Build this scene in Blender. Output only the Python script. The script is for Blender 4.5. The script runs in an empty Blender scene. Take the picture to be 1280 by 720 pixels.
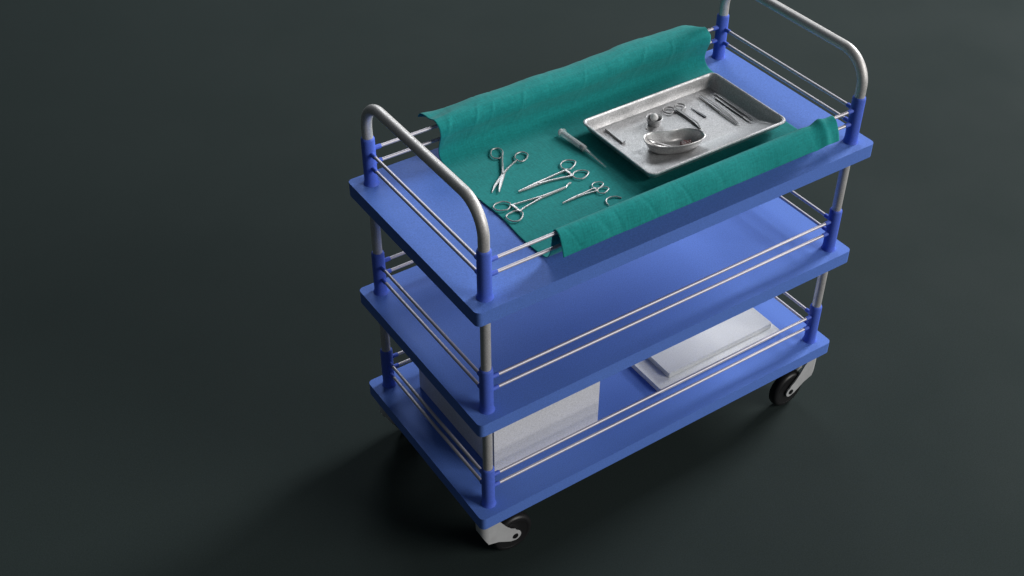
import bpy, bmesh, math, random
from mathutils import Vector, Matrix, noise
random.seed(7)
S = bpy.context.scene
C = S.collection
PI = math.pi

# ------------------------------------------------------------------ materials
def mat(name, color, rough=.5, metal=0., spec=.5, bump=None, var=None, trans=0., coat=0., ior=1.45, sheen=0., rvar=None):
    m = bpy.data.materials.new(name); m.use_nodes = True
    nt = m.node_tree; b = nt.nodes['Principled BSDF']
    b.inputs['Base Color'].default_value = (*color, 1)
    b.inputs['Roughness'].default_value = rough
    b.inputs['Metallic'].default_value = metal
    b.inputs['Specular IOR Level'].default_value = spec
    b.inputs['Transmission Weight'].default_value = trans
    b.inputs['Coat Weight'].default_value = coat
    b.inputs['IOR'].default_value = ior
    b.inputs['Sheen Weight'].default_value = sheen
    tc = nt.nodes.new('ShaderNodeTexCoord')
    if var:                                   # (scale, amount, detail) list: gentle mottling of the surface itself
        prev = None
        for sc, am, det in var:
            n = nt.nodes.new('ShaderNodeTexNoise'); n.inputs['Scale'].default_value = sc
            n.inputs['Detail'].default_value = det
            nt.links.new(tc.outputs['Object'], n.inputs['Vector'])
            mr = nt.nodes.new('ShaderNodeMapRange')
            mr.inputs['From Min'].default_value = .25; mr.inputs['From Max'].default_value = .75
            mr.inputs['To Min'].default_value = 1-am; mr.inputs['To Max'].default_value = 1+am
            nt.links.new(n.outputs['Fac'], mr.inputs['Value'])
            if prev is None: prev = mr.outputs['Result']
            else:
                mu = nt.nodes.new('ShaderNodeMath'); mu.operation = 'MULTIPLY'
                nt.links.new(prev, mu.inputs[0]); nt.links.new(mr.outputs['Result'], mu.inputs[1]); prev = mu.outputs[0]
        vm = nt.nodes.new('ShaderNodeVectorMath'); vm.operation = 'SCALE'
        vm.inputs[0].default_value = color
        nt.links.new(prev, vm.inputs['Scale'])
        nt.links.new(vm.outputs[0], b.inputs['Base Color'])
    if rvar:
        n = nt.nodes.new('ShaderNodeTexNoise'); n.inputs['Scale'].default_value = rvar[0]; n.inputs['Detail'].default_value = 5
        nt.links.new(tc.outputs['Object'], n.inputs['Vector'])
        mr = nt.nodes.new('ShaderNodeMapRange')
        mr.inputs['From Min'].default_value = .3; mr.inputs['From Max'].default_value = .7
        mr.inputs['To Min'].default_value = rough-rvar[1]; mr.inputs['To Max'].default_value = rough+rvar[1]
        nt.links.new(n.outputs['Fac'], mr.inputs['Value']); nt.links.new(mr.outputs['Result'], b.inputs['Roughness'])
    if bump:
        prev = None
        for sc, st, dist in bump:
            n = nt.nodes.new('ShaderNodeTexNoise'); n.inputs['Scale'].default_value = sc
            n.inputs['Detail'].default_value = 4
            nt.links.new(tc.outputs['Object'], n.inputs['Vector'])
            bp = nt.nodes.new('ShaderNodeBump'); bp.inputs['Strength'].default_value = st
            bp.inputs['Distance'].default_value = dist
            nt.links.new(n.outputs['Fac'], bp.inputs['Height'])
            if prev: nt.links.new(prev.outputs['Normal'], bp.inputs['Normal'])
            prev = bp
        nt.links.new(prev.outputs['Normal'], b.inputs['Normal'])
    return m

M = {}
M['floor']  = mat('floor_paint', (.0205,.0300,.0290), .85, spec=.15, var=[(1.1,.05,3),(380,.20,3)], bump=[(300,.12,.0006)], rvar=(3,.05))
M['blue']   = mat('blue_plastic', (.103,.207,.62), .62, spec=.25, var=[(7,.03,3),(480,.17,3)], bump=[(560,.14,.0004)], rvar=(9,.05))
M['sleeve'] = mat('blue_sleeve_plastic', (.085,.155,.64), .54, spec=.3, var=[(480,.15,3)], bump=[(560,.12,.0003)])
M['tube']   = mat('brushed_steel_tube', (.62,.61,.60), .50, .50, var=[(480,.24,3),(25,.05,3)], bump=[(600,.22,.0004)], rvar=(30,.06))
M['rail']   = mat('steel_rail', (.57,.55,.60), .48, .45, var=[(700,.08,2)], bump=[(900,.12,.0002)])
M['fork']   = mat('cast_caster_metal', (.58,.59,.60), .42, .25, bump=[(260,.15,.0005)], var=[(60,.08,3)])
M['rubber'] = mat('black_rubber', (.012,.012,.013), .42, spec=.45, bump=[(300,.15,.0004)])
M['hub']    = mat('wheel_core_plastic', (.020,.021,.023), .35, spec=.5)
M['bolt']   = mat('dark_bolt', (.02,.02,.022), .3, .6)
M['tray']   = mat('tray_stainless_steel', (.50,.50,.505), .50, .82, var=[(480,.34,3),(40,.05,4)], bump=[(480,.6,.0007)], rvar=(60,.08))
M['steel']  = mat('instrument_steel', (.54,.53,.53), .40, .8, bump=[(800,.08,.0002)], var=[(120,.06,3)])
M['steel2'] = mat('instrument_steel_satin', (.27,.27,.27), .36, 1., bump=[(800,.10,.0002)], var=[(300,.14,3)])
M['dark']   = mat('dark_steel', (.10,.10,.11), .3, 1.)
M['dish']   = mat('kidney_dish_steel', (.60,.595,.59), .40, .75, var=[(480,.26,3)], bump=[(500,.12,.0003)], rvar=(60,.06))
M['paper']  = mat('matte_card', (.68,.69,.72), .75, spec=.25, var=[(480,.18,3),(9,.03,3)], bump=[(420,.35,.0007)])
M['pack']   = mat('wrapped_paper', (.72,.74,.75), .62, spec=.35, var=[(480,.14,3),(12,.03,3)], bump=[(380,.3,.0006),(28,.25,.002)])
M['cotton'] = mat('cotton_fibre', (.78,.78,.77), .9, spec=.1, bump=[(900,.6,.001)], sheen=.3)
M['tissue'] = mat('dark_red_tissue', (.060,.014,.012), .35, spec=.5, var=[(160,.45,3)], bump=[(500,.5,.001)])
M['clear']  = mat('clear_plastic', (.86,.90,.91), .18, spec=.6)
M['clear'].node_tree.nodes['Principled BSDF'].inputs['Alpha'].default_value = .26
M['cap'] = mat('thin_clear_plastic', (.80,.88,.88), .18, spec=.6)
M['cap'].node_tree.nodes['Principled BSDF'].inputs['Alpha'].default_value = .20
M['grey']   = mat('plunger_plastic', (.55,.57,.60), .45)
M['stopper']= mat('stopper_rubber', (.022,.009,.010), .45)

def cloth_mat():
    m = mat('green_drape_cotton', (.012,.255,.248), .86, spec=.12, sheen=.12)
    nt = m.node_tree; b = nt.nodes['Principled BSDF']; tc = nt.nodes.new('ShaderNodeTexCoord')
    def noise_n(scale, vec=None, det=4):
        n = nt.nodes.new('ShaderNodeTexNoise'); n.inputs['Scale'].default_value = scale; n.inputs['Detail'].default_value = det
        nt.links.new(vec or tc.outputs['UV'], n.inputs['Vector']); return n
    def mapped(sx, sy):
        mp = nt.nodes.new('ShaderNodeMapping'); mp.inputs['Scale'].default_value = (sx, sy, 1)
        nt.links.new(tc.outputs['UV'], mp.inputs['Vector']); return mp.outputs['Vector']
    a = noise_n(1, mapped(330, 60)); c = noise_n(1, mapped(60, 330)); d = noise_n(260)
    ad = nt.nodes.new('ShaderNodeMath'); ad.operation = 'ADD'
    nt.links.new(a.outputs['Fac'], ad.inputs[0]); nt.links.new(c.outputs['Fac'], ad.inputs[1])
    ad2 = nt.nodes.new('ShaderNodeMath'); ad2.operation = 'ADD'
    nt.links.new(ad.outputs[0], ad2.inputs[0]); nt.links.new(d.outputs['Fac'], ad2.inputs[1])
    mr = nt.nodes.new('ShaderNodeMapRange'); mr.inputs['From Min'].default_value = 1.0; mr.inputs['From Max'].default_value = 2.0
    mr.inputs['To Min'].default_value = .76; mr.inputs['To Max'].default_value = 1.24
    nt.links.new(ad2.outputs[0], mr.inputs['Value'])
    vm = nt.nodes.new('ShaderNodeVectorMath'); vm.operation = 'SCALE'; vm.inputs[0].default_value = (.012,.255,.248)
    nt.links.new(mr.outputs['Result'], vm.inputs['Scale']); nt.links.new(vm.outputs[0], b.inputs['Base Color'])
    bp = nt.nodes.new('ShaderNodeBump'); bp.inputs['Strength'].default_value = .25; bp.inputs['Distance'].default_value = .0006
    nt.links.new(ad.outputs[0], bp.inputs['Height'])
    w = noise_n(1, mapped(16, 9), 4)
    bp2 = nt.nodes.new('ShaderNodeBump'); bp2.inputs['Strength'].default_value = .22; bp2.inputs['Distance'].default_value = .004
    nt.links.new(w.outputs['Fac'], bp2.inputs['Height']); nt.links.new(bp.outputs['Normal'], bp2.inputs['Normal'])
    w3 = noise_n(1, mapped(120, 4), 3)
    bp3 = nt.nodes.new('ShaderNodeBump'); bp3.inputs['Strength'].default_value = .16; bp3.inputs['Distance'].default_value = .0016
    nt.links.new(w3.outputs['Fac'], bp3.inputs['Height']); nt.links.new(bp2.outputs['Normal'], bp3.inputs['Normal'])
    nt.links.new(bp3.outputs['Normal'], b.inputs['Normal'])
    return m
M['cloth'] = cloth_mat()

# ------------------------------------------------------------------ object helpers
WL = {}                                       # world origin of each object (nothing here is rotated at top level)
def thing(name, label, cat, loc, group=None):
    o = bpy.data.objects.new(name, None); C.objects.link(o); o.location = loc
    o.empty_display_size = .02
    o['label'] = label; o['category'] = cat
    if group: o['group'] = group
    WL[o.name] = Vector(loc); return o
def obj(name, bm, m, parent=None, smooth=True, origin=None, angle=40):
    """bm is given in world coordinates"""
    org = WL[parent.name] if parent else Vector(origin or (0,0,0))
    bmesh.ops.translate(bm, verts=bm.verts, vec=-org)
    bmesh.ops.recalc_face_normals(bm, faces=bm.faces)
    me = bpy.data.meshes.new(name); bm.to_mesh(me); bm.free()
    me.materials.append(M[m])
    if smooth:
        for f in me.polygons: f.use_smooth = True
        me.set_sharp_from_angle(angle=math.radians(angle))
    o = bpy.data.objects.new(name, me); C.objects.link(o)
    if parent: o.parent = parent
    else: o.location = org
    WL[o.name] = org.copy() if hasattr(org, 'copy') else org
    return o
def tag(o, label, cat, group=None):
    o['label'] = label; o['category'] = cat
    if group: o['group'] = group
def bevel(bm, w, seg=2, ang=50):
    es = [e for e in bm.edges if len(e.link_faces) == 2 and e.calc_face_angle(0) > math.radians(ang)]
    bmesh.ops.bevel(bm, geom=es, offset=w, segments=seg, profile=.5, affect='EDGES')

def rounded_rect(x0, y0, x1, y1, r, seg=6):
    pts = []
    for cx, cy, a0 in ((x1-r,y1-r,0),(x0+r,y1-r,90),(x0+r,y0+r,180),(x1-r,y0+r,270)):
        for k in range(seg+1):
            a = math.radians(a0+90*k/seg); pts.append((cx+r*math.cos(a), cy+r*math.sin(a)))
    return pts
def prism(bm, pts, z0, z1):
    lo = [bm.verts.new((x,y,z0)) for x,y in pts]; hi = [bm.verts.new((x,y,z1)) for x,y in pts]
    n = len(pts)
    bm.faces.new(lo[::-1]); bm.faces.new(hi)
    for i in range(n): bm.faces.new((lo[i], lo[(i+1)%n], hi[(i+1)%n], hi[i]))
def loft(bm, rings, cap0=True, cap1=True, closed=False):
    vs = [[bm.verts.new(p) for p in r] for r in rings]; n = len(vs[0])
    m = len(vs)
    for k in range(m if closed else m-1):
        a, b = vs[k], vs[(k+1)%m]
        for i in range(n): bm.faces.new((a[i], a[(i+1)%n], b[(i+1)%n], b[i]))
    if not closed:
        if cap0: bm.faces.new(vs[0][::-1])
        if cap1: bm.faces.new(vs[-1])
def catmull(pts, sub, closed=False):
    P = [Vector(p) for p in pts]; n = len(P); out = []
    rng = n if closed else n-1
    for i in range(rng):
        if closed: p0,p1,p2,p3 = P[(i-1)%n],P[i],P[(i+1)%n],P[(i+2)%n]
        else: p0,p1,p2,p3 = P[max(i-1,0)],P[i],P[i+1],P[min(i+2,n-1)]
        for k in range(sub):
            t = k/sub
            out.append(.5*((2*p1)+(-p0+p2)*t+(2*p0-5*p1+4*p2-p3)*t*t+(-p0+3*p1-3*p2+p3)*t**3))
    if not closed: out.append(P[-1])
    return out
def sweep(bm, pts, w, h=None, seg=8, closed=False, square=False, up=Vector((0,0,1))):
    """sweep an ellipse (half width w across, half height h along up) down a polyline; w,h may be per-point lists"""
    P = [Vector(p) for p in pts]; n = len(P); rings = []
    for i, p in enumerate(P):
        a = P[(i-1)%n] if (closed or i>0) else p; b = P[(i+1)%n] if (closed or i<n-1) else p
        t = (b-a).normalized()
        s = t.cross(up)
        if s.length < 1e-4: s = t.cross(Vector((1,0,0)))
        s.normalize(); u = s.cross(t).normalized()
        ww = w[i] if isinstance(w, (list,tuple)) else w
        hh = ww if h is None else (h[i] if isinstance(h, (list,tuple)) else h)
        ring = []
        for k in range(seg):
            q = 2*PI*k/seg
            c, d = math.cos(q), math.sin(q)
            if square:
                c = math.copysign(min(1,abs(c)*1.3), c); d = math.copysign(min(1,abs(d)*1.3), d)
            ring.append(p + s*ww*c + u*hh*d)
        rings.append(ring)
    loft(bm, rings, closed=closed)
def lathe(bm, prof, cx, cy, seg=28, cap0=True, cap1=True):
    loft(bm, [[(cx+r*math.cos(2*PI*k/seg), cy+r*math.sin(2*PI*k/seg), z) for k in range(seg)] for r, z in prof], cap0, cap1)
def lathe_axis(bm, prof, org, axis, seg=20):
    ax = Vector(axis).normalized(); s = ax.cross(Vector((0,0,1)));
    if s.length < 1e-3: s = Vector((1,0,0))
    s.normalize(); u = s.cross(ax)
    loft(bm, [[Vector(org)+ax*d+(s*math.cos(2*PI*k/seg)+u*math.sin(2*PI*k/seg))*r for k in range(seg)] for r, d in prof])
def box(x0,y0,z0,x1,y1,z1,b=0,seg=2):
    bm = bmesh.new(); prism(bm, [(x0,y0),(x1,y0),(x1,y1),(x0,y1)], z0, z1)
    if b: bevel(bm, b, seg)
    return bm
def B(): return bmesh.new()

# ------------------------------------------------------------------ floor
bm = B()
vs = [bm.verts.new(p) for p in ((-30,-30,-.0055),(30,-30,-.0055),(30,30,-.0055),(-30,30,-.0055))]; bm.faces.new(vs)
fl = obj('floor', bm, 'floor', smooth=False); fl['kind'] = 'structure'

# ------------------------------------------------------------------ the trolley
L, W, IX, IY, T = .90, .448, .0342, .0312, .029
ZT = (.1570, .4114, .6725)                    # shelf tops, low to high
trolley = thing('medical_trolley', 'blue three-shelf medical trolley with steel push handles and black casters', 'trolley', (L/2, W/2, -.0055))
for z in ZT[::-1]:
    bm = B(); prism(bm, rounded_rect(-.0005,-.0005,L+.0015,W,.011), z-T, z); bevel(bm, .0028, 3)
    obj('shelf', bm, 'blue', trolley)
R_T, R_S, HS = .0093, .0126, .0995
corners = [(IX,IY,1,1),(L-IX,IY,-1,1),(L-IX,W-IY,-1,-1),(IX,W-IY,1,-1)]
for cx, cy, sx, sy in corners:
    bm = B(); lathe(bm, [(R_T,.129),(R_T,ZT[2]+HS-.012)], cx, cy)
    post = obj('post', bm, 'tube', trolley)
    for z in ZT:
        bm = B()
        lathe(bm, [(R_S+.0026,z-.0005),(R_S+.0014,z+.0020),(R_S+.0003,z+.0060),(R_S,z+.012),(R_S,z+HS-.004),(R_S-.0008,z+HS-.0015),(R_S-.0024,z+HS),(R_T-.0005,z+HS)], cx, cy)
        obj('sleeve', bm, 'sleeve', post)
# push handles: arches across the width
ZH, RB = .8515, .058
for x in (IX, L-IX):
    y0, y1 = IY, W-IY
    path = [(x,y0,ZT[2]+HS-.014),(x,y0,ZH-RB-.004)]
    for k in range(13):
        a = PI - PI/2*k/12; path.append((x, y0+RB+RB*math.cos(a), ZH-RB+RB*math.sin(a)))
    for k in range(13):
        a = PI/2 - PI/2*k/12; path.append((x, y1-RB+RB*math.cos(a), ZH-RB+RB*math.sin(a)))
    path += [(x,y1,ZH-RB-.004),(x,y1,ZT[2]+HS-.014)]
    bm = B(); sweep(bm, path, .0099, seg=24, up=Vector((1,0,0)))
    obj('push_handle', bm, 'tube', trolley)
# guard rails, two a side on every shelf, each in two sockets
def rail(a, b, axis):
    r = .0032
    bm = B(); d = (Vector(b)-Vector(a)).normalized()
    ln = (Vector(b)-Vector(a)).length
    s = R_S+.011
    lathe_axis(bm, [(r,s),(r,ln-s)], a, d, 14)
    ra = obj('guard_rail', bm, 'rail', trolley)
    for org, dd in ((a, d), (b, -d)):
        bm = B(); lathe_axis(bm, [(.0043,R_S-.003),(.0043,R_S+.0105),(.0038,R_S+.0125),(.0028,R_S+.0128)], org, dd, 14)
        obj('rail_socket', bm, 'sleeve', ra)
for z in ZT[::-1]:
    for dz in (.0725, .0425):
        rail((IX,IY,z+dz),(L-IX,IY,z+dz),0)
        rail((IX,W-IY,z+dz),(L-IX,W-IY,z+dz),0)
    for dz in (.0690, .0385):
        rail((IX,IY,z+dz),(IX,W-IY,z+dz),1)
        rail((L-IX,IY,z+dz),(L-IX,W-IY,z+dz),1)
# casters
ZU = ZT[0]-T
def caster(cx, cy, ang):
    """swivelled so that the wheel trails towards ang (degrees)"""
    Mx = Matrix.Translation((cx,cy,ZU)) @ Matrix.Rotation(math.radians(ang), 4, 'Z')
    def put(bm): bmesh.ops.transform(bm, matrix=Mx, verts=bm.verts); return bm
    bm = B(); lathe(bm, [(.021,.001),(.021,-.004),(.017,-.006),(.017,-.012),(.012,-.014)], 0, 0)
    c = obj('caster', put(bm), 'fork', trolley)
    U, R, HW = .050, .0455, .0165
    # fork: two cheeks and a curved front web, one casting
    bm = B()
    out = [(-.012,-.0135),(.006,-.0155),(.018,-.027),(.030,-.047),(.042,-.062),(.053,-.0700)]
    for k in range(9):
        a = math.radians(72-162*k/8-0); out.append((U+.0125*math.cos(a)+.002, -R_c+.0125*math.sin(a)))
    out += [(.040,-.0975),(.026,-.0890),(.012,-.0800),(-.0120,-.0723)]
    for s in (-1, 1):
        a = [bm.verts.new((u, s*HW, v)) for u, v in out]; b = [bm.verts.new((u, s*(HW-.0028), v)) for u, v in out]
        n = len(out); bm.faces.new(a); bm.faces.new(b[::-1])
        for i in range(n): bm.faces.new((a[i], a[(i+1)%n], b[(i+1)%n], b[i]))
    rings = []
    for k in range(17):
        q = PI/2 + PI*k/16
        c_, s_ = math.cos(q), math.sin(q)
        zb = -.0720 + .034*(abs(c_)**1.3)
        ro, ri = HW+.0001, HW-.0026
        ex = 1.0
        x_o = -.010 + ro*c_*ex; x_i = -.010 + ri*c_*ex
        rings.append([(x_o, ro*s_, -.0132), (x_o-.001, ro*s_, zb*.5), (x_o, ro*s_, zb), (x_i, ri*s_, zb), (x_i, ri*s_, -.0132)])
    loft(bm, rings)
    prism(bm, [(-.012-.0165*math.cos(a), .0163*math.sin(a)) for a in [math.radians(-90+18*k) for k in range(11)]] + [(.006,.0163),(.006,-.0163)], -.0160, -.0125)
    bevel(bm, .0007, 2, 60)
    obj('fork', put(bm), 'fork', c)
    bm = B()
    hw = .0115
    lathe_axis(bm, [(R-.011,-hw+.001),(R-.0075,-hw),(R-.004,-hw+.0012),(R-.0012,-hw+.004),(R,-hw*.35),(R,hw*.35),(R-.0012,hw-.004),(R-.004,hw-.0012),(R-.0075,hw),(R-.011,hw-.001)], (U,0,-R_c), (0,1,0), 48)
    obj('wheel', put(bm), 'rubber', c)
    bm = B()
    lathe_axis(bm, [(.010,-hw-.001),(.012,-hw-.001),(.0135,-hw+.002),(R-.012,-hw+.0025),(R-.0108,-hw+.0004),(R-.0108,hw-.0004),(R-.012,hw-.0025),(.0135,hw-.002),(.012,hw+.001),(.010,hw+.001)], (U,0,-R_c), (0,1,0), 40)
    obj('wheel_core', put(bm), 'hub', c)
    bm = B()
    lathe_axis(bm, [(.003,-HW-.0018),(.0060,-HW-.0015),(.0066,-HW-.0004),(.0066,HW+.0004),(.0060,HW+.0015),(.003,HW+.0022)], (U+.001,0,-R_c), (0,1,0), 18)
    obj('axle_bolt', put(bm), 'bolt', c)
R_c = .0880
caster(IX, IY, 0); caster(L-IX, IY, 183); caster(IX, W-IY, 8); caster(L-IX, W-IY, 170)

# ------------------------------------------------------------------ drape over the top rails
Z1 = ZT[2]
def drape():
    bm = B(); uvl = bm.loops.layers.uv.new('UVMap')
    prof = [(.0025,.0415),(.0070,.0540),(.0140,.0680),(.0220,.0765),(.0305,.0790),(.0362,.0750),(.0390,.0620),(.0415,.0400),(.0460,.0180),(.0550,.0055),(.0700,.0022),(.110,.0018),
            (.17,.0018),(.23,.0018),(.29,.0018),(.345,.0018),(.373,.0021),(.3900,.0055),(.4010,.0150),(.4040,.0290),(.4000,.0470),(.3955,.0630),(.3975,.0770),(.4065,.0860),(.4165,.0890),(.4320,.0905),(.4480,.0850),(.4590,.0700),(.4640,.0480),(.4660,.0250)]
    P = catmull([(y,z,0) for y,z in prof], 8)
    nS = len(P); nX = 260
    acc = [0]
    for i in range(1,nS): acc.append(acc[-1]+(P[i]-P[i-1]).length)
    grid = []
    for ix in range(nX+1):
        fx = ix/nX; row = []
        for i in range(nS):
            s = i/(nS-1); y, z = P[i][0], P[i][1]
            xl = .171; xr = .797+.028*s
            front = max(0, min(1, (.062-y)/.025)); back = max(0, min(1, (y-.365)/.04))
            lift = max(0, min(1, (z-.004)/.05))
            # ends of the flaps swing out a little
            xl -= .004*max(0,(y-.425)/.04)
            xl += .002*math.sin(y*40)
            x = xl+(xr-xl)*fx
            # flaps: gentle wander and soft pleats
            wob = noise.noise(Vector((x*9, 3.1, s*1.5)))
            ple = noise.noise(Vector((x*26, 7.7, s*2.2)))
            fine = noise.noise(Vector((x*75, 1.7, s*3.0)))
            cv = noise.noise(Vector((x*17+s*3.0*(1 if y<.2 else -1), 4.4, s*1.2)))
            crease = -max(0, 1-abs(cv)*9)
            hang_f = max(0, min(1, (.031-y)/.02)); hang_b = max(0, min(1, (y-.418)/.02))
            # outward displacement of hanging and rising parts
            y -= front*lift*(ple*.0008+crease*.0006) + hang_f*(wob*.004)
            y += back*lift*(ple*.0016+crease*.0012+fine*.00025+wob*.004)
            z += front*lift*(ple*.0003) + hang_f*wob*.004
            z += back*lift*(wob*.0028+ple*.0008)
            # fold bump near the far end of the front flap
            bmp = math.exp(-((x-.765)/.010)**2); dip = math.exp(-((x-.742)/.010)**2)
            z += front*lift*(.0055*bmp-.0022*dip); y -= hang_f*.003*bmp
            # back: left end lies lower, swings outward; far end rolls in
            le = math.exp(-((x-.165)/.055)**2)
            z -= hang_b*le*.016
            if hang_b: z += hang_b*le*max(0,(.087-z))*.75; y += hang_b*le*.004
            re = math.exp(-((x-.835)/.06)**2)
            re2 = math.exp(-((x-.83)/.022)**2)
            z -= back*lift*(re*.003+re2*.006)+hang_b*(re*.006+re2*.022)
            # flat field: faint lie of the cloth
            flat = (1-lift)*min(1,max(0,(y-.08)/.03))*min(1,max(0,(.36-y)/.03))
            z += flat*(.0007*abs(noise.noise(Vector((x*14, y*14, 2.)))))
            z = max(z, .0016) 
            row.append((bm.verts.new((x,y,Z1+z)), fx*.65, acc[i]))
        grid.append(row)
    for a in range(nX):
        for i in range(nS-1):
            q = (grid[a][i],grid[a+1][i],grid[a+1][i+1],grid[a][i+1])
            f = bm.faces.new([v[0] for v in q])
            for lp, v in zip(f.loops, q): lp[uvl].uv = (v[1], v[2])
    o = obj('surgical_drape', bm, 'cloth', origin=(.48,.22,Z1), angle=180)
    tag(o, 'green surgical cloth draped over the top shelf and its long rails', 'cloth')
    md = o.modifiers.new('thickness', 'SOLIDIFY'); md.thickness = .0011; md.offset = 0
drape()
ZC = Z1+.0030                                  # top of the cloth

# ------------------------------------------------------------------ instruments on the cloth
def ring(bm, pts, z, r, h=None, sub=4):
    sweep(bm, catmull([(x,y,z) for x,y in pts], sub, True), r, h, 8, True)
def shank(bm, pts, w, h, z, sub=4):
    """pts xy list, w list of half widths; z const or list"""
    n = len(pts); zz = z if isinstance(z, (list,tuple)) else [z]*n
    P = catmull([(x,y,q) for (x,y),q in zip(pts,zz)], sub)
    def ex(l):
        if not isinstance(l,(list,tuple)): return l
        o = []
        for i in range(n-1):
            for k in range(sub): o.append(l[i]+(l[i+1]-l[i])*k/sub)
        return o+[l[-1]]
    sweep(bm, P, ex(w), ex(h), 10, square=True)
def disc(x, y, z, r, h, m, name, par):
    bm = B(); lathe(bm, [(r*.9,z-h),(r,z-h*.3),(r,z+h*.5),(r*.8,z+h)], x, y, 18); return obj(name, bm, m, par)

# surgical scissors
zs = ZC+.0022
t = thing('surgical_scissors', 'open steel surgical scissors, leftmost tool on the green cloth', 'scissors', (.246,.300,ZC))
bm = B(); ring(bm, [(.2625,.3675),(.2700,.3775),(.2768,.3803),(.2856,.3769),(.2870,.3650),(.2757,.349),(.2652,.3497),(.2603,.3568)], zs, .0015, .0013)
shank(bm, [(.2838,.3600),(.2690,.3380),(.2520,.3100),(.2455,.2985),(.2330,.2850),(.2200,.2700),(.2088,.2560)], [.0016,.0015,.0020,.0030,.0031,.0023,.0005], [.0015,.0015,.0014,.0012,.0011,.0010,.0006], zs+.0004)
obj('scissor_half', bm, 'steel', t)
bm = B(); ring(bm, [(.2934,.330),(.2975,.3378),(.3050,.3430),(.3164,.3416),(.3205,.3297),(.3085,.3175),(.2959,.3172)], zs, .0015, .0013)
shank(bm, [(.2945,.3255),(.2760,.3175),(.2570,.3075),(.2460,.3005),(.2310,.2900),(.2150,.2790),(.1990,.2645)], [.0016,.0015,.0020,.0030,.0028,.0021,.0005], [.0015,.0015,.0014,.0012,.0011,.0010,.0006], [zs-.0003]*3+[zs-.0011]*4)
obj('scissor_half', bm, 'steel', t)
disc(.2475,.3015, zs+.0018, .0022, .0009, 'steel2', 'pivot_screw', t)

def hemostat(name, label, cat, ring1, ring2, s1, s2, w, piv, rat, base, m='steel', z=None, hz=.0016, rr=.0014, group=None, extra=None):
    z = z or ZC+.0022
    t = thing(name, label, cat, (base[0],base[1],z-.0022), group)
    for k, (rg, sh) in enumerate(((ring1,s1),(ring2,s2))):
        bm = B(); ring(bm, rg, z, rr, rr*.9); shank(bm, sh, w, [hz]*(len(sh)-1)+[hz*.5], z+(.0004 if k==0 else -.0004))
        # half of the ratchet
        (ax,ay),(bx,by) = rat
        mx, my = (ax+bx)/2, (ay+by)/2
        q0 = (ax,ay) if k==0 else (bx,by)
        o = .25
        q1 = (mx+(mx-q0[0])*o, my+(my-q0[1])*o)
        shank(bm, [q0, ((q0[0]+q1[0])/2,(q0[1]+q1[1])/2), q1], [.0022*rr/.0014]*3, .0011, z+(.0010 if k==0 else -.0004), 2)
        obj('clamp_half', bm, m, t)
        if k==0 and extra: extra(t)
    disc(piv[0],piv[1], z+.0017, .0019*rr/.0014, .0008, 'steel2', 'pivot_screw', t)
    return t

hemostat('needle_holder', 'straight steel needle holder on the green cloth, jaws towards the scissors', 'clamp',
    [(.3506,.2642),(.3560,.2700),(.3650,.2735),(.3753,.2701),(.3813,.2600),(.3686,.2486),(.3560,.2460),(.3489,.2543)],
    [(.3535,.2290),(.3600,.2330),(.3690,.2330),(.3789,.2271),(.3812,.2183),(.3711,.2105),(.3595,.2085),(.3508,.2149),(.3500,.2230)],
    [(.3540,.2465),(.3300,.2455),(.3080,.2440),(.2900,.2425),(.2800,.2415),(.2620,.2405),(.2397,.2393)],
    [(.3520,.2250),(.3300,.2310),(.3080,.2360),(.2900,.2385),(.2800,.2390),(.2620,.2382),(.2400,.2386)],
    [.0017,.0016,.0017,.0021,.0027,.0019,.0009], (.2845,.2402), ((.3490,.2465),(.3510,.2260)), (.31,.24))
hemostat('curved_clamp', 'steel clamp with a bent tip on the green cloth, nearest the left push handle', 'clamp',
    [(.1750,.2219),(.1790,.2275),(.1870,.2310),(.1998,.2288),(.2071,.2170),(.1963,.2056),(.1850,.2070),(.1770,.2130)],
    [(.1783,.1850),(.1820,.1905),(.1900,.1935),(.2030,.1935),(.2104,.1825),(.1992,.169),(.1880,.1670),(.1800,.1740)],
    [(.2040,.2110),(.2200,.2090),(.2400,.2065),(.2600,.2040),(.2680,.2028),(.2950,.2025),(.3160,.2030),(.3205,.2040),(.3245,.2065),(.3300,.2092),(.3355,.2095)],
    [(.2070,.1880),(.2200,.1925),(.2400,.1965),(.2600,.2000),(.2680,.2010),(.2950,.2012),(.3160,.2020),(.3200,.2030),(.3235,.2050),(.3285,.2070),(.3345,.2085)],
    [.0016,.0013,.0013,.0016,.0020,.0015,.0011,.0008,.0006,.0005,.0004], (.2680,.2024), ((.2065,.2110),(.2090,.1890)), (.25,.20))
hemostat('mosquito_forceps', 'smallest straight steel forceps on the green cloth, beside the curved needle', 'forceps',
    [(.3619,.1809),(.3660,.1845),(.3730,.1855),(.3812,.1815),(.3820,.1735),(.3724,.1686),(.3640,.1690),(.3600,.1740)],
    [(.3613,.1636),(.3660,.1665),(.3730,.1670),(.3799,.1643),(.3815,.1565),(.3722,.1511),(.3640,.1505),(.3590,.1560)],
    [(.3620,.1715),(.3500,.1708),(.3380,.1700),(.3250,.1692),(.3190,.1690),(.3050,.1680),(.2857,.1668)],
    [(.3600,.1625),(.3500,.1648),(.3380,.1665),(.3250,.1676),(.3190,.1678),(.3050,.1672),(.2859,.1662)],
    [.0011,.0011,.0012,.0015,.0018,.0013,.0006], (.3195,.1685), ((.3600,.1705),(.3605,.1640)), (.33,.168), rr=.00115, hz=.0012)
bm = B()
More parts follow.
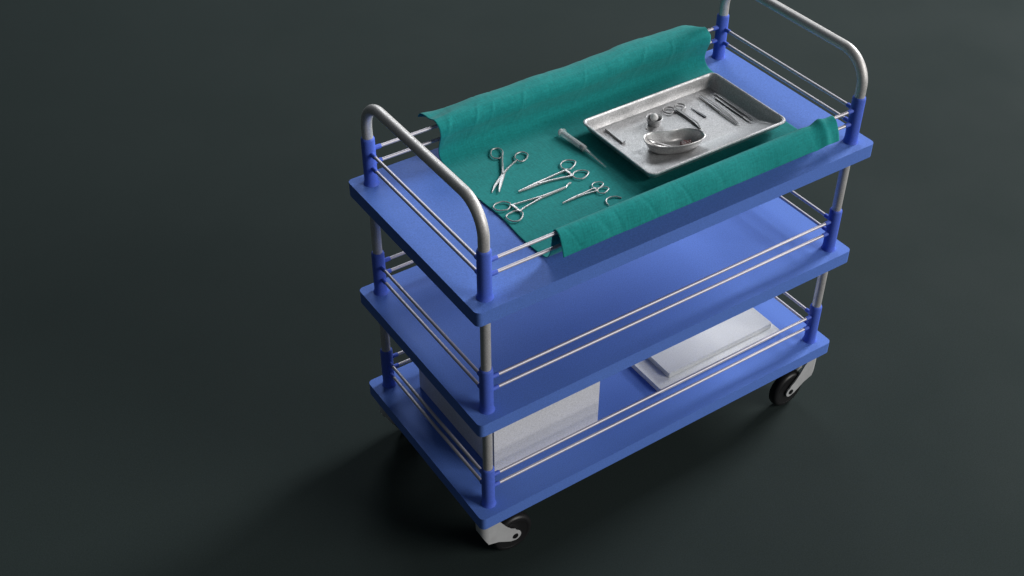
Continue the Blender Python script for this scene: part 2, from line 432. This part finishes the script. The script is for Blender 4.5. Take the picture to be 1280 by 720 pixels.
sweep(bm, catmull([(.3522,.1160,ZC+.001),(.3520,.1215,ZC+.0012),(.3545,.1285,ZC+.0014),(.3599,.1333,ZC+.0016),(.3697,.1340,ZC+.0016),(.3790,.1300,ZC+.0014),(.3843,.1220,ZC+.001)], 6),
      [.0004+.0008*min(1,k/8) for k in range(37)], seg=8)
o = obj('suture_needle', bm, 'steel', origin=(.367,.126,ZC)); tag(o, 'curved steel suture needle lying alone near the front fold of the cloth', 'needle')

# syringe
a = Vector((.4125,.3465,ZC+.0068)); b = Vector((.4170,.2790,ZC+.0062)); d = (b-a).normalized(); ln = (b-a).length
t = thing('syringe', 'small clear plastic syringe with capped needle on the green cloth beside the tray', 'syringe', (a+b)/2-Vector((0,0,.0065)))
bm = B(); lathe_axis(bm, [(.0092,-.0010),(.0095,0),(.0092,.0012),(.0066,.0018),(.0065,.004),(.0065,ln-.002),(.0058,ln),(.0022,ln+.0015),(.0020,ln+.006),
                          (.0012,ln+.006),(.0012,ln+.001),(.0040,ln-.001),(.0057,ln-.003),(.0057,.001),(.0056,-.0012)], a, d, 24)
obj('barrel', bm, 'clear', t)
bm = B(); lathe_axis(bm, [(.0060,-.0068),(.0064,-.0060),(.0060,-.0050),(.0018,-.0046),(.0024,.004),(.0024,ln-.0135),(.0044,ln-.013),(.0044,ln-.0122),(.002,ln-.0119)], a, d, 20)
pl = obj('plunger', bm, 'grey', t)
bm = B(); lathe_axis(bm, [(.0048,ln-.0118),(.0056,ln-.0110),(.0053,ln-.0085),(.0056,ln-.0060),(.0056,ln-.0040),(.0015,ln-.0018)], a, d, 20)
obj('rubber_stopper', bm, 'stopper', pl)
bm = B(); e = Vector((.4176,.2130,ZC+.0028)); dd = (e-b).normalized(); l2 = (e-b).length
lathe_axis(bm, [(.0030,.0035),(.0034,.004),(.0032,.014),(.0025,.016),(.0021,.030),(.0014,l2-.002),(.0006,l2)], b, dd, 18)
nc = obj('needle_cap', bm, 'cap', t)
bm = B(); lathe_axis(bm, [(.0004,.012),(.0004,l2-.012),(.0001,l2-.008)], b, dd, 8); obj('needle', bm, 'steel', nc)
bm = B(); lathe_axis(bm, [(.0018,.0045),(.0022,.005),(.0018,.012),(.0008,.014)], b, dd, 14); obj('needle_hub', bm, 'grey', nc)

# ------------------------------------------------------------------ tray
TX0, TY0, TX1, TY1 = .4470, .1175, .7825, .3380
TF = ZC+.0012                                 # tray floor top
def tray():
    H = .0270
    def rr(ix0, iy0, ix1, iy1, r, z): return [(x,y,ZC+z) for x,y in rounded_rect(TX0+ix0, TY0+iy0, TX1-ix1, TY1-iy1, r, 8)]
    rings = [rr(.030,.060,.022,.014,.004,.0012), rr(.0265,.0555,.0185,.0105,.006,.0014), rr(.024,.052,.0170,.0095,.007,.0026),
             rr(.0105,.0135,.0105,.0075,.008,.0125), rr(.0088,.0090,.0088,.0068,.010,.0165),rr(.0072,.0072,.0072,.0058,.011,.0235), rr(.0062,.0062,.0062,.0052,.012,.0262), rr(.0035,.0035,.0035,.0035,.013,.0282),
             rr(.0010,.0010,.0010,.0010,.014,.0276), rr(0,0,0,0,.015,.0255), rr(.0008,.0008,.0008,.0008,.014,.0236),
             rr(.0030,.0030,.0030,.0030,.013,.0240), rr(.0052,.0052,.0052,.0048,.011,.0215), rr(.0088,.0100,.0092,.0064,.010,.0110),
             rr(.024,.052,.018,.0105,.007,.0016), rr(.030,.060,.022,.014,.004,.0001)]
    bm = B(); loft(bm, rings)
    o = obj('instrument_tray', bm, 'tray', origin=(.6145,.228,ZC), angle=30)
    tag(o, 'shallow rectangular stainless steel tray with rolled rim on the green cloth', 'tray')
tray()

# gallipot with cotton ball
cx, cy = .5850, .2815
bm = B(); z = TF
lathe(bm, [(.0100,z),(.0118,z+.0006),(.0130,z+.0035),(.0148,z+.0110),(.0152,z+.0136),(.0163,z+.0142),(.0165,z+.0150),(.0157,z+.0154),(.0144,z+.0142),(.0138,z+.0105),(.0120,z+.0035),(.0105,z+.0016)], cx, cy, 36)
o = obj('medicine_cup', bm, 'tray', origin=(cx,cy,z)); tag(o, 'small round steel cup standing in the tray, holding a white ball', 'cup')
bm = B(); bmesh.ops.create_icosphere(bm, subdivisions=4, radius=.0080)
for v in bm.verts:
    v.co *= 1+.06*noise.noise(v.co*260); 
bmesh.ops.translate(bm, verts=bm.verts, vec=(cx+.002,cy+.003,z+.0128))
o = obj('cotton_ball', bm, 'cotton', origin=(cx,cy,z+.006)); tag(o, 'white cotton ball resting in the small steel cup', 'cotton ball')
bm = B(); bmesh.ops.create_icosphere(bm, subdivisions=2, radius=.0019)
for v in bm.verts: v.co.z *= .6
bmesh.ops.translate(bm, verts=bm.verts, vec=(.5620,.2760,TF+.0012))
o = obj('cotton_scrap', bm, 'cotton', origin=(.562,.276,TF)); tag(o, 'tiny white speck of cotton on the tray floor beside the steel cup', 'cotton scrap')

# hemostat in the tray
hemostat('artery_forceps', 'dark satin steel clamp lying in the tray, its bent tip reaching the kidney dish', 'clamp',
    [(.6260,.3020),(.6300,.3090),(.6380,.3120),(.6470,.3080),(.6490,.3000),(.6440,.2930),(.6350,.2900),(.6280,.2940)],
    [(.6560,.3010),(.6600,.3080),(.6680,.3090),(.6740,.3030),(.6740,.2950),(.6680,.2890),(.6590,.2880),(.6540,.2940)],
    [(.6480,.2960),(.6500,.2860),(.6510,.2700),(.6515,.2520),(.6520,.2450),(.6510,.2330),(.6480,.2230),(.6455,.2150)],
    [(.6555,.2910),(.6545,.2860),(.6535,.2700),(.6530,.2520),(.6525,.2450),(.6525,.2330),(.6500,.2230),(.6465,.2145)],
    [.0018,.0017,.0017,.0021,.0028,.0025,.0018,.0008], (.6522,.2450), ((.6440,.2925),(.6580,.2925)), (.65,.26), m='steel2', z=TF+.0032, rr=.0015, hz=.0018)
# scalpel blade
bm = B(); shank(bm, [(.6810,.2850),(.6815,.2720),(.6825,.2560),(.6832,.2430)], [.0006,.0014,.0021,.0021], [.0005,.0009,.0012,.0012], TF+.0015)
o = obj('loose_blade', bm, 'dark', origin=(.682,.264,TF)); tag(o, 'short dark steel blade lying alone in the tray, right of the clamp', 'blade')
# tweezers, probe, scalpel handle at the right end
t = thing('tweezers', 'long steel tweezers in the right end of the tray, nearest its middle', 'tweezers', (.722,.245,TF))
for k, dx in enumerate((-.0032, .0030)):
    bm = B()
    shank(bm, [(.7240,.3080),(.7235+dx*.5,.2900),(.7225+dx,.2560),(.7210+dx,.2250),(.7195+dx*.75,.2000),(.7185+dx*.5,.1885)], [.0026,.0022,.0022,.0019,.0012,.0006], [.0010,.0008,.0009,.0009,.0008,.0006], [TF+.0038,TF+.0040,TF+.0044,TF+.0042,TF+.0032,TF+.0026])
    obj('arm', bm, 'steel2', t)
t = thing('scalpel', 'long steel scalpel in the tray between the tweezers and the thin probe', 'scalpel', (.745,.24,TF))
bm = B(); shank(bm, [(.7470,.2880),(.7465,.2600),(.7455,.2300),(.7450,.2100),(.7448,.2020)], [.0030,.0030,.0026,.0020,.0014], [.0012]*5, TF+.0022); obj('handle', bm, 'steel2', t)
bm = B(); shank(bm, [(.7448,.2040),(.7447,.1960),(.7445,.1880),(.7450,.1810)], [.0016,.0024,.0020,.0003], [.0004]*4, TF+.0024); obj('blade', bm, 'steel', t)
bm = B(); shank(bm, [(.7545,.3010),(.7540,.2500),(.7535,.2050),(.7530,.1850)], [.0012,.0013,.0012,.0007], [.0012,.0013,.0012,.0007], TF+.0024)
o = obj('probe', bm, 'steel2', origin=(.754,.24,TF)); tag(o, 'thin round steel probe lying along the right wall of the tray', 'probe')
# flat handle at the left end
bm = B()
pts = [(.4915,.3160),(.5005,.3160),(.4995,.2610),(.4905,.2590)]
prism(bm, pts, TF+.0010, TF+.0050); bevel(bm, .0008, 2)
o = obj('steel_bar', bm, 'tray', origin=(.496,.29,TF)); tag(o, 'short flat steel bar lying along the left end of the tray', 'bar')

# kidney dish
rim = [(.5095,.2145),(.5170,.2290),(.5300,.2345),(.5450,.2310),(.5600,.2235),(.5760,.2170),(.5920,.2130),(.6070,.2060),(.6180,.1930),(.6215,.1790),(.6150,.1680),(.6000,.1625),(.5820,.1620),(.5620,.1660),(.5400,.1745),(.5200,.1870),(.5110,.2000)]
def dish():
    R = catmull([(x,y,0) for x,y in rim], 5, True)
    c = sum(R, Vector())/len(R)
    def rg(s, z, off=(0,0)): return [(c.x+(p.x-c.x)*s+off[0], c.y+(p.y-c.y)*s+off[1], TF+z) for p in R]
    rings = [rg(.62,.0014), rg(.72,.0022), rg(.81,.0056), rg(.90,.0130), rg(.945,.0200), rg(.965,.0228), rg(1.0,.0238), rg(1.025,.0228), rg(1.01,.0212),
             rg(.962,.0200), rg(.925,.0130), rg(.84,.0042), rg(.76,.0008), rg(.64,.0)]
    bm = B(); loft(bm, rings)
    o = obj('kidney_dish', bm, 'dish', origin=(c.x,c.y,TF), angle=60); tag(o, 'kidney-shaped steel dish in the tray, holding tweezers and a dark red scrap', 'dish')
    return c
kc = dish()
t = thing('wire_forceps', 'fine wire forceps with two thin arms resting in the kidney dish', 'forceps', (.55,.20,TF+.004))
bm = B(); sweep(bm, catmull([(.5170,.2170,TF+.0250),(.5230,.2120,TF+.0235),(.5330,.2020,TF+.0185),(.5480,.1930,TF+.0125),(.5600,.1830,TF+.0070)], 5), .0012, seg=8); obj('arm', bm, 'steel', t)
bm = B(); sweep(bm, catmull([(.5170,.2170,TF+.0250),(.5190,.2080,TF+.0215),(.5290,.1990,TF+.0155),(.5450,.1955,TF+.0098),(.5600,.1850,TF+.0062)], 5), .0011, seg=8); obj('arm', bm, 'steel', t)
bm = B()
bmesh.ops.create_icosphere(bm, subdivisions=4, radius=1)
for v in bm.verts:
    n = noise.noise(v.co*1.9+Vector((3,1,2)))*.55+noise.noise(v.co*4.3)*.28
    v.co *= 1+n
    v.co.x *= .0165; v.co.y *= .0100; v.co.z = max(v.co.z,-.5)*.0066
bmesh.ops.rotate(bm, verts=bm.verts, cent=(0,0,0), matrix=Matrix.Rotation(.25,3,'Z'))
bmesh.ops.translate(bm, verts=bm.verts, vec=(.5820,.1835,TF+.0058))
o = obj('tissue_scrap', bm, 'tissue', origin=(.582,.1835,TF+.003), angle=80); tag(o, 'crumpled dark red scrap lying in the kidney dish', 'tissue')

# ------------------------------------------------------------------ bottom shelf
z = ZT[0]
t = thing('carton', 'large plain off-white box at the left end of the bottom shelf', 'box', (.21,.23,z))
bm = box(.084,.087,z+.0004,.333,.374,z+.158,.0022,3); obj('box_body', bm, 'paper', t)
bm = box(.0825,.0855,z+.150,.3345,.3755,z+.171,.0022,3); obj('lid', bm, 'paper', t)
def pack(x0,y0,x1,y1,z0,z1,label):
    bm = B()
    prism(bm, rounded_rect(x0,y0,x1,y1,.003,3), z0, z1); bevel(bm, .0022, 3)
    o = obj('wrapped_pack', bm, 'pack', origin=((x0+x1)/2,(y0+y1)/2,z0)); tag(o, label, 'pack', 'flat white packs on the bottom shelf')
pack(.489,.0800,.822,.285,z+.0004,z+.0135,'wider flat white pack lying directly on the bottom shelf')
pack(.5245,.0965,.812,.270,z+.0139,z+.0262,'narrower flat white pack on top of another on the bottom shelf')

# ------------------------------------------------------------------ camera
cam = bpy.data.cameras.new('camera'); co = bpy.data.objects.new('camera', cam); C.objects.link(co)
co.location = (-.79136,-1.29676,2.01056)
co.rotation_euler = (math.radians(90-40.163), 0, -.5848)
cam.lens = 44.167; cam.sensor_width = 36; cam.clip_end = 200; cam.clip_start = .05
S.camera = co

# ------------------------------------------------------------------ light
def area(name, loc, target, size, power, color, sy=None):
    l = bpy.data.lights.new(name, 'AREA'); l.energy = power; l.color = color; l.size = size
    if sy: l.shape = 'RECTANGLE'; l.size_y = sy
    o = bpy.data.objects.new(name, l); C.objects.link(o); o.location = loc
    o.rotation_euler = (Vector(target)-Vector(loc)).to_track_quat('-Z','Y').to_euler()
    return o
area('key_light', (8.2,1.3,4.7), (.45,.2,.5), 2.2, 760, (.99,.99,1), 3.2)
area('back_light', (3.2,5.6,4.4), (.45,.2,.5), 2.4, 140, (.92,.96,1))
area('fill_light', (6.0,-7.6,4.5), (.45,.2,.4), 5.2, 800, (1,.97,.94))
w = bpy.data.worlds.new('World'); S.world = w; w.use_nodes = True
w.node_tree.nodes['Background'].inputs['Color'].default_value = (.8,.9,1,1)
w.node_tree.nodes['Background'].inputs['Strength'].default_value = .065
S.view_settings.view_transform = 'Standard'; S.view_settings.look = 'None'
S.view_settings.exposure = 0; S.view_settings.gamma = 1
S.render.engine = 'CYCLES'
S.render.resolution_x = 1024; S.render.resolution_y = 576
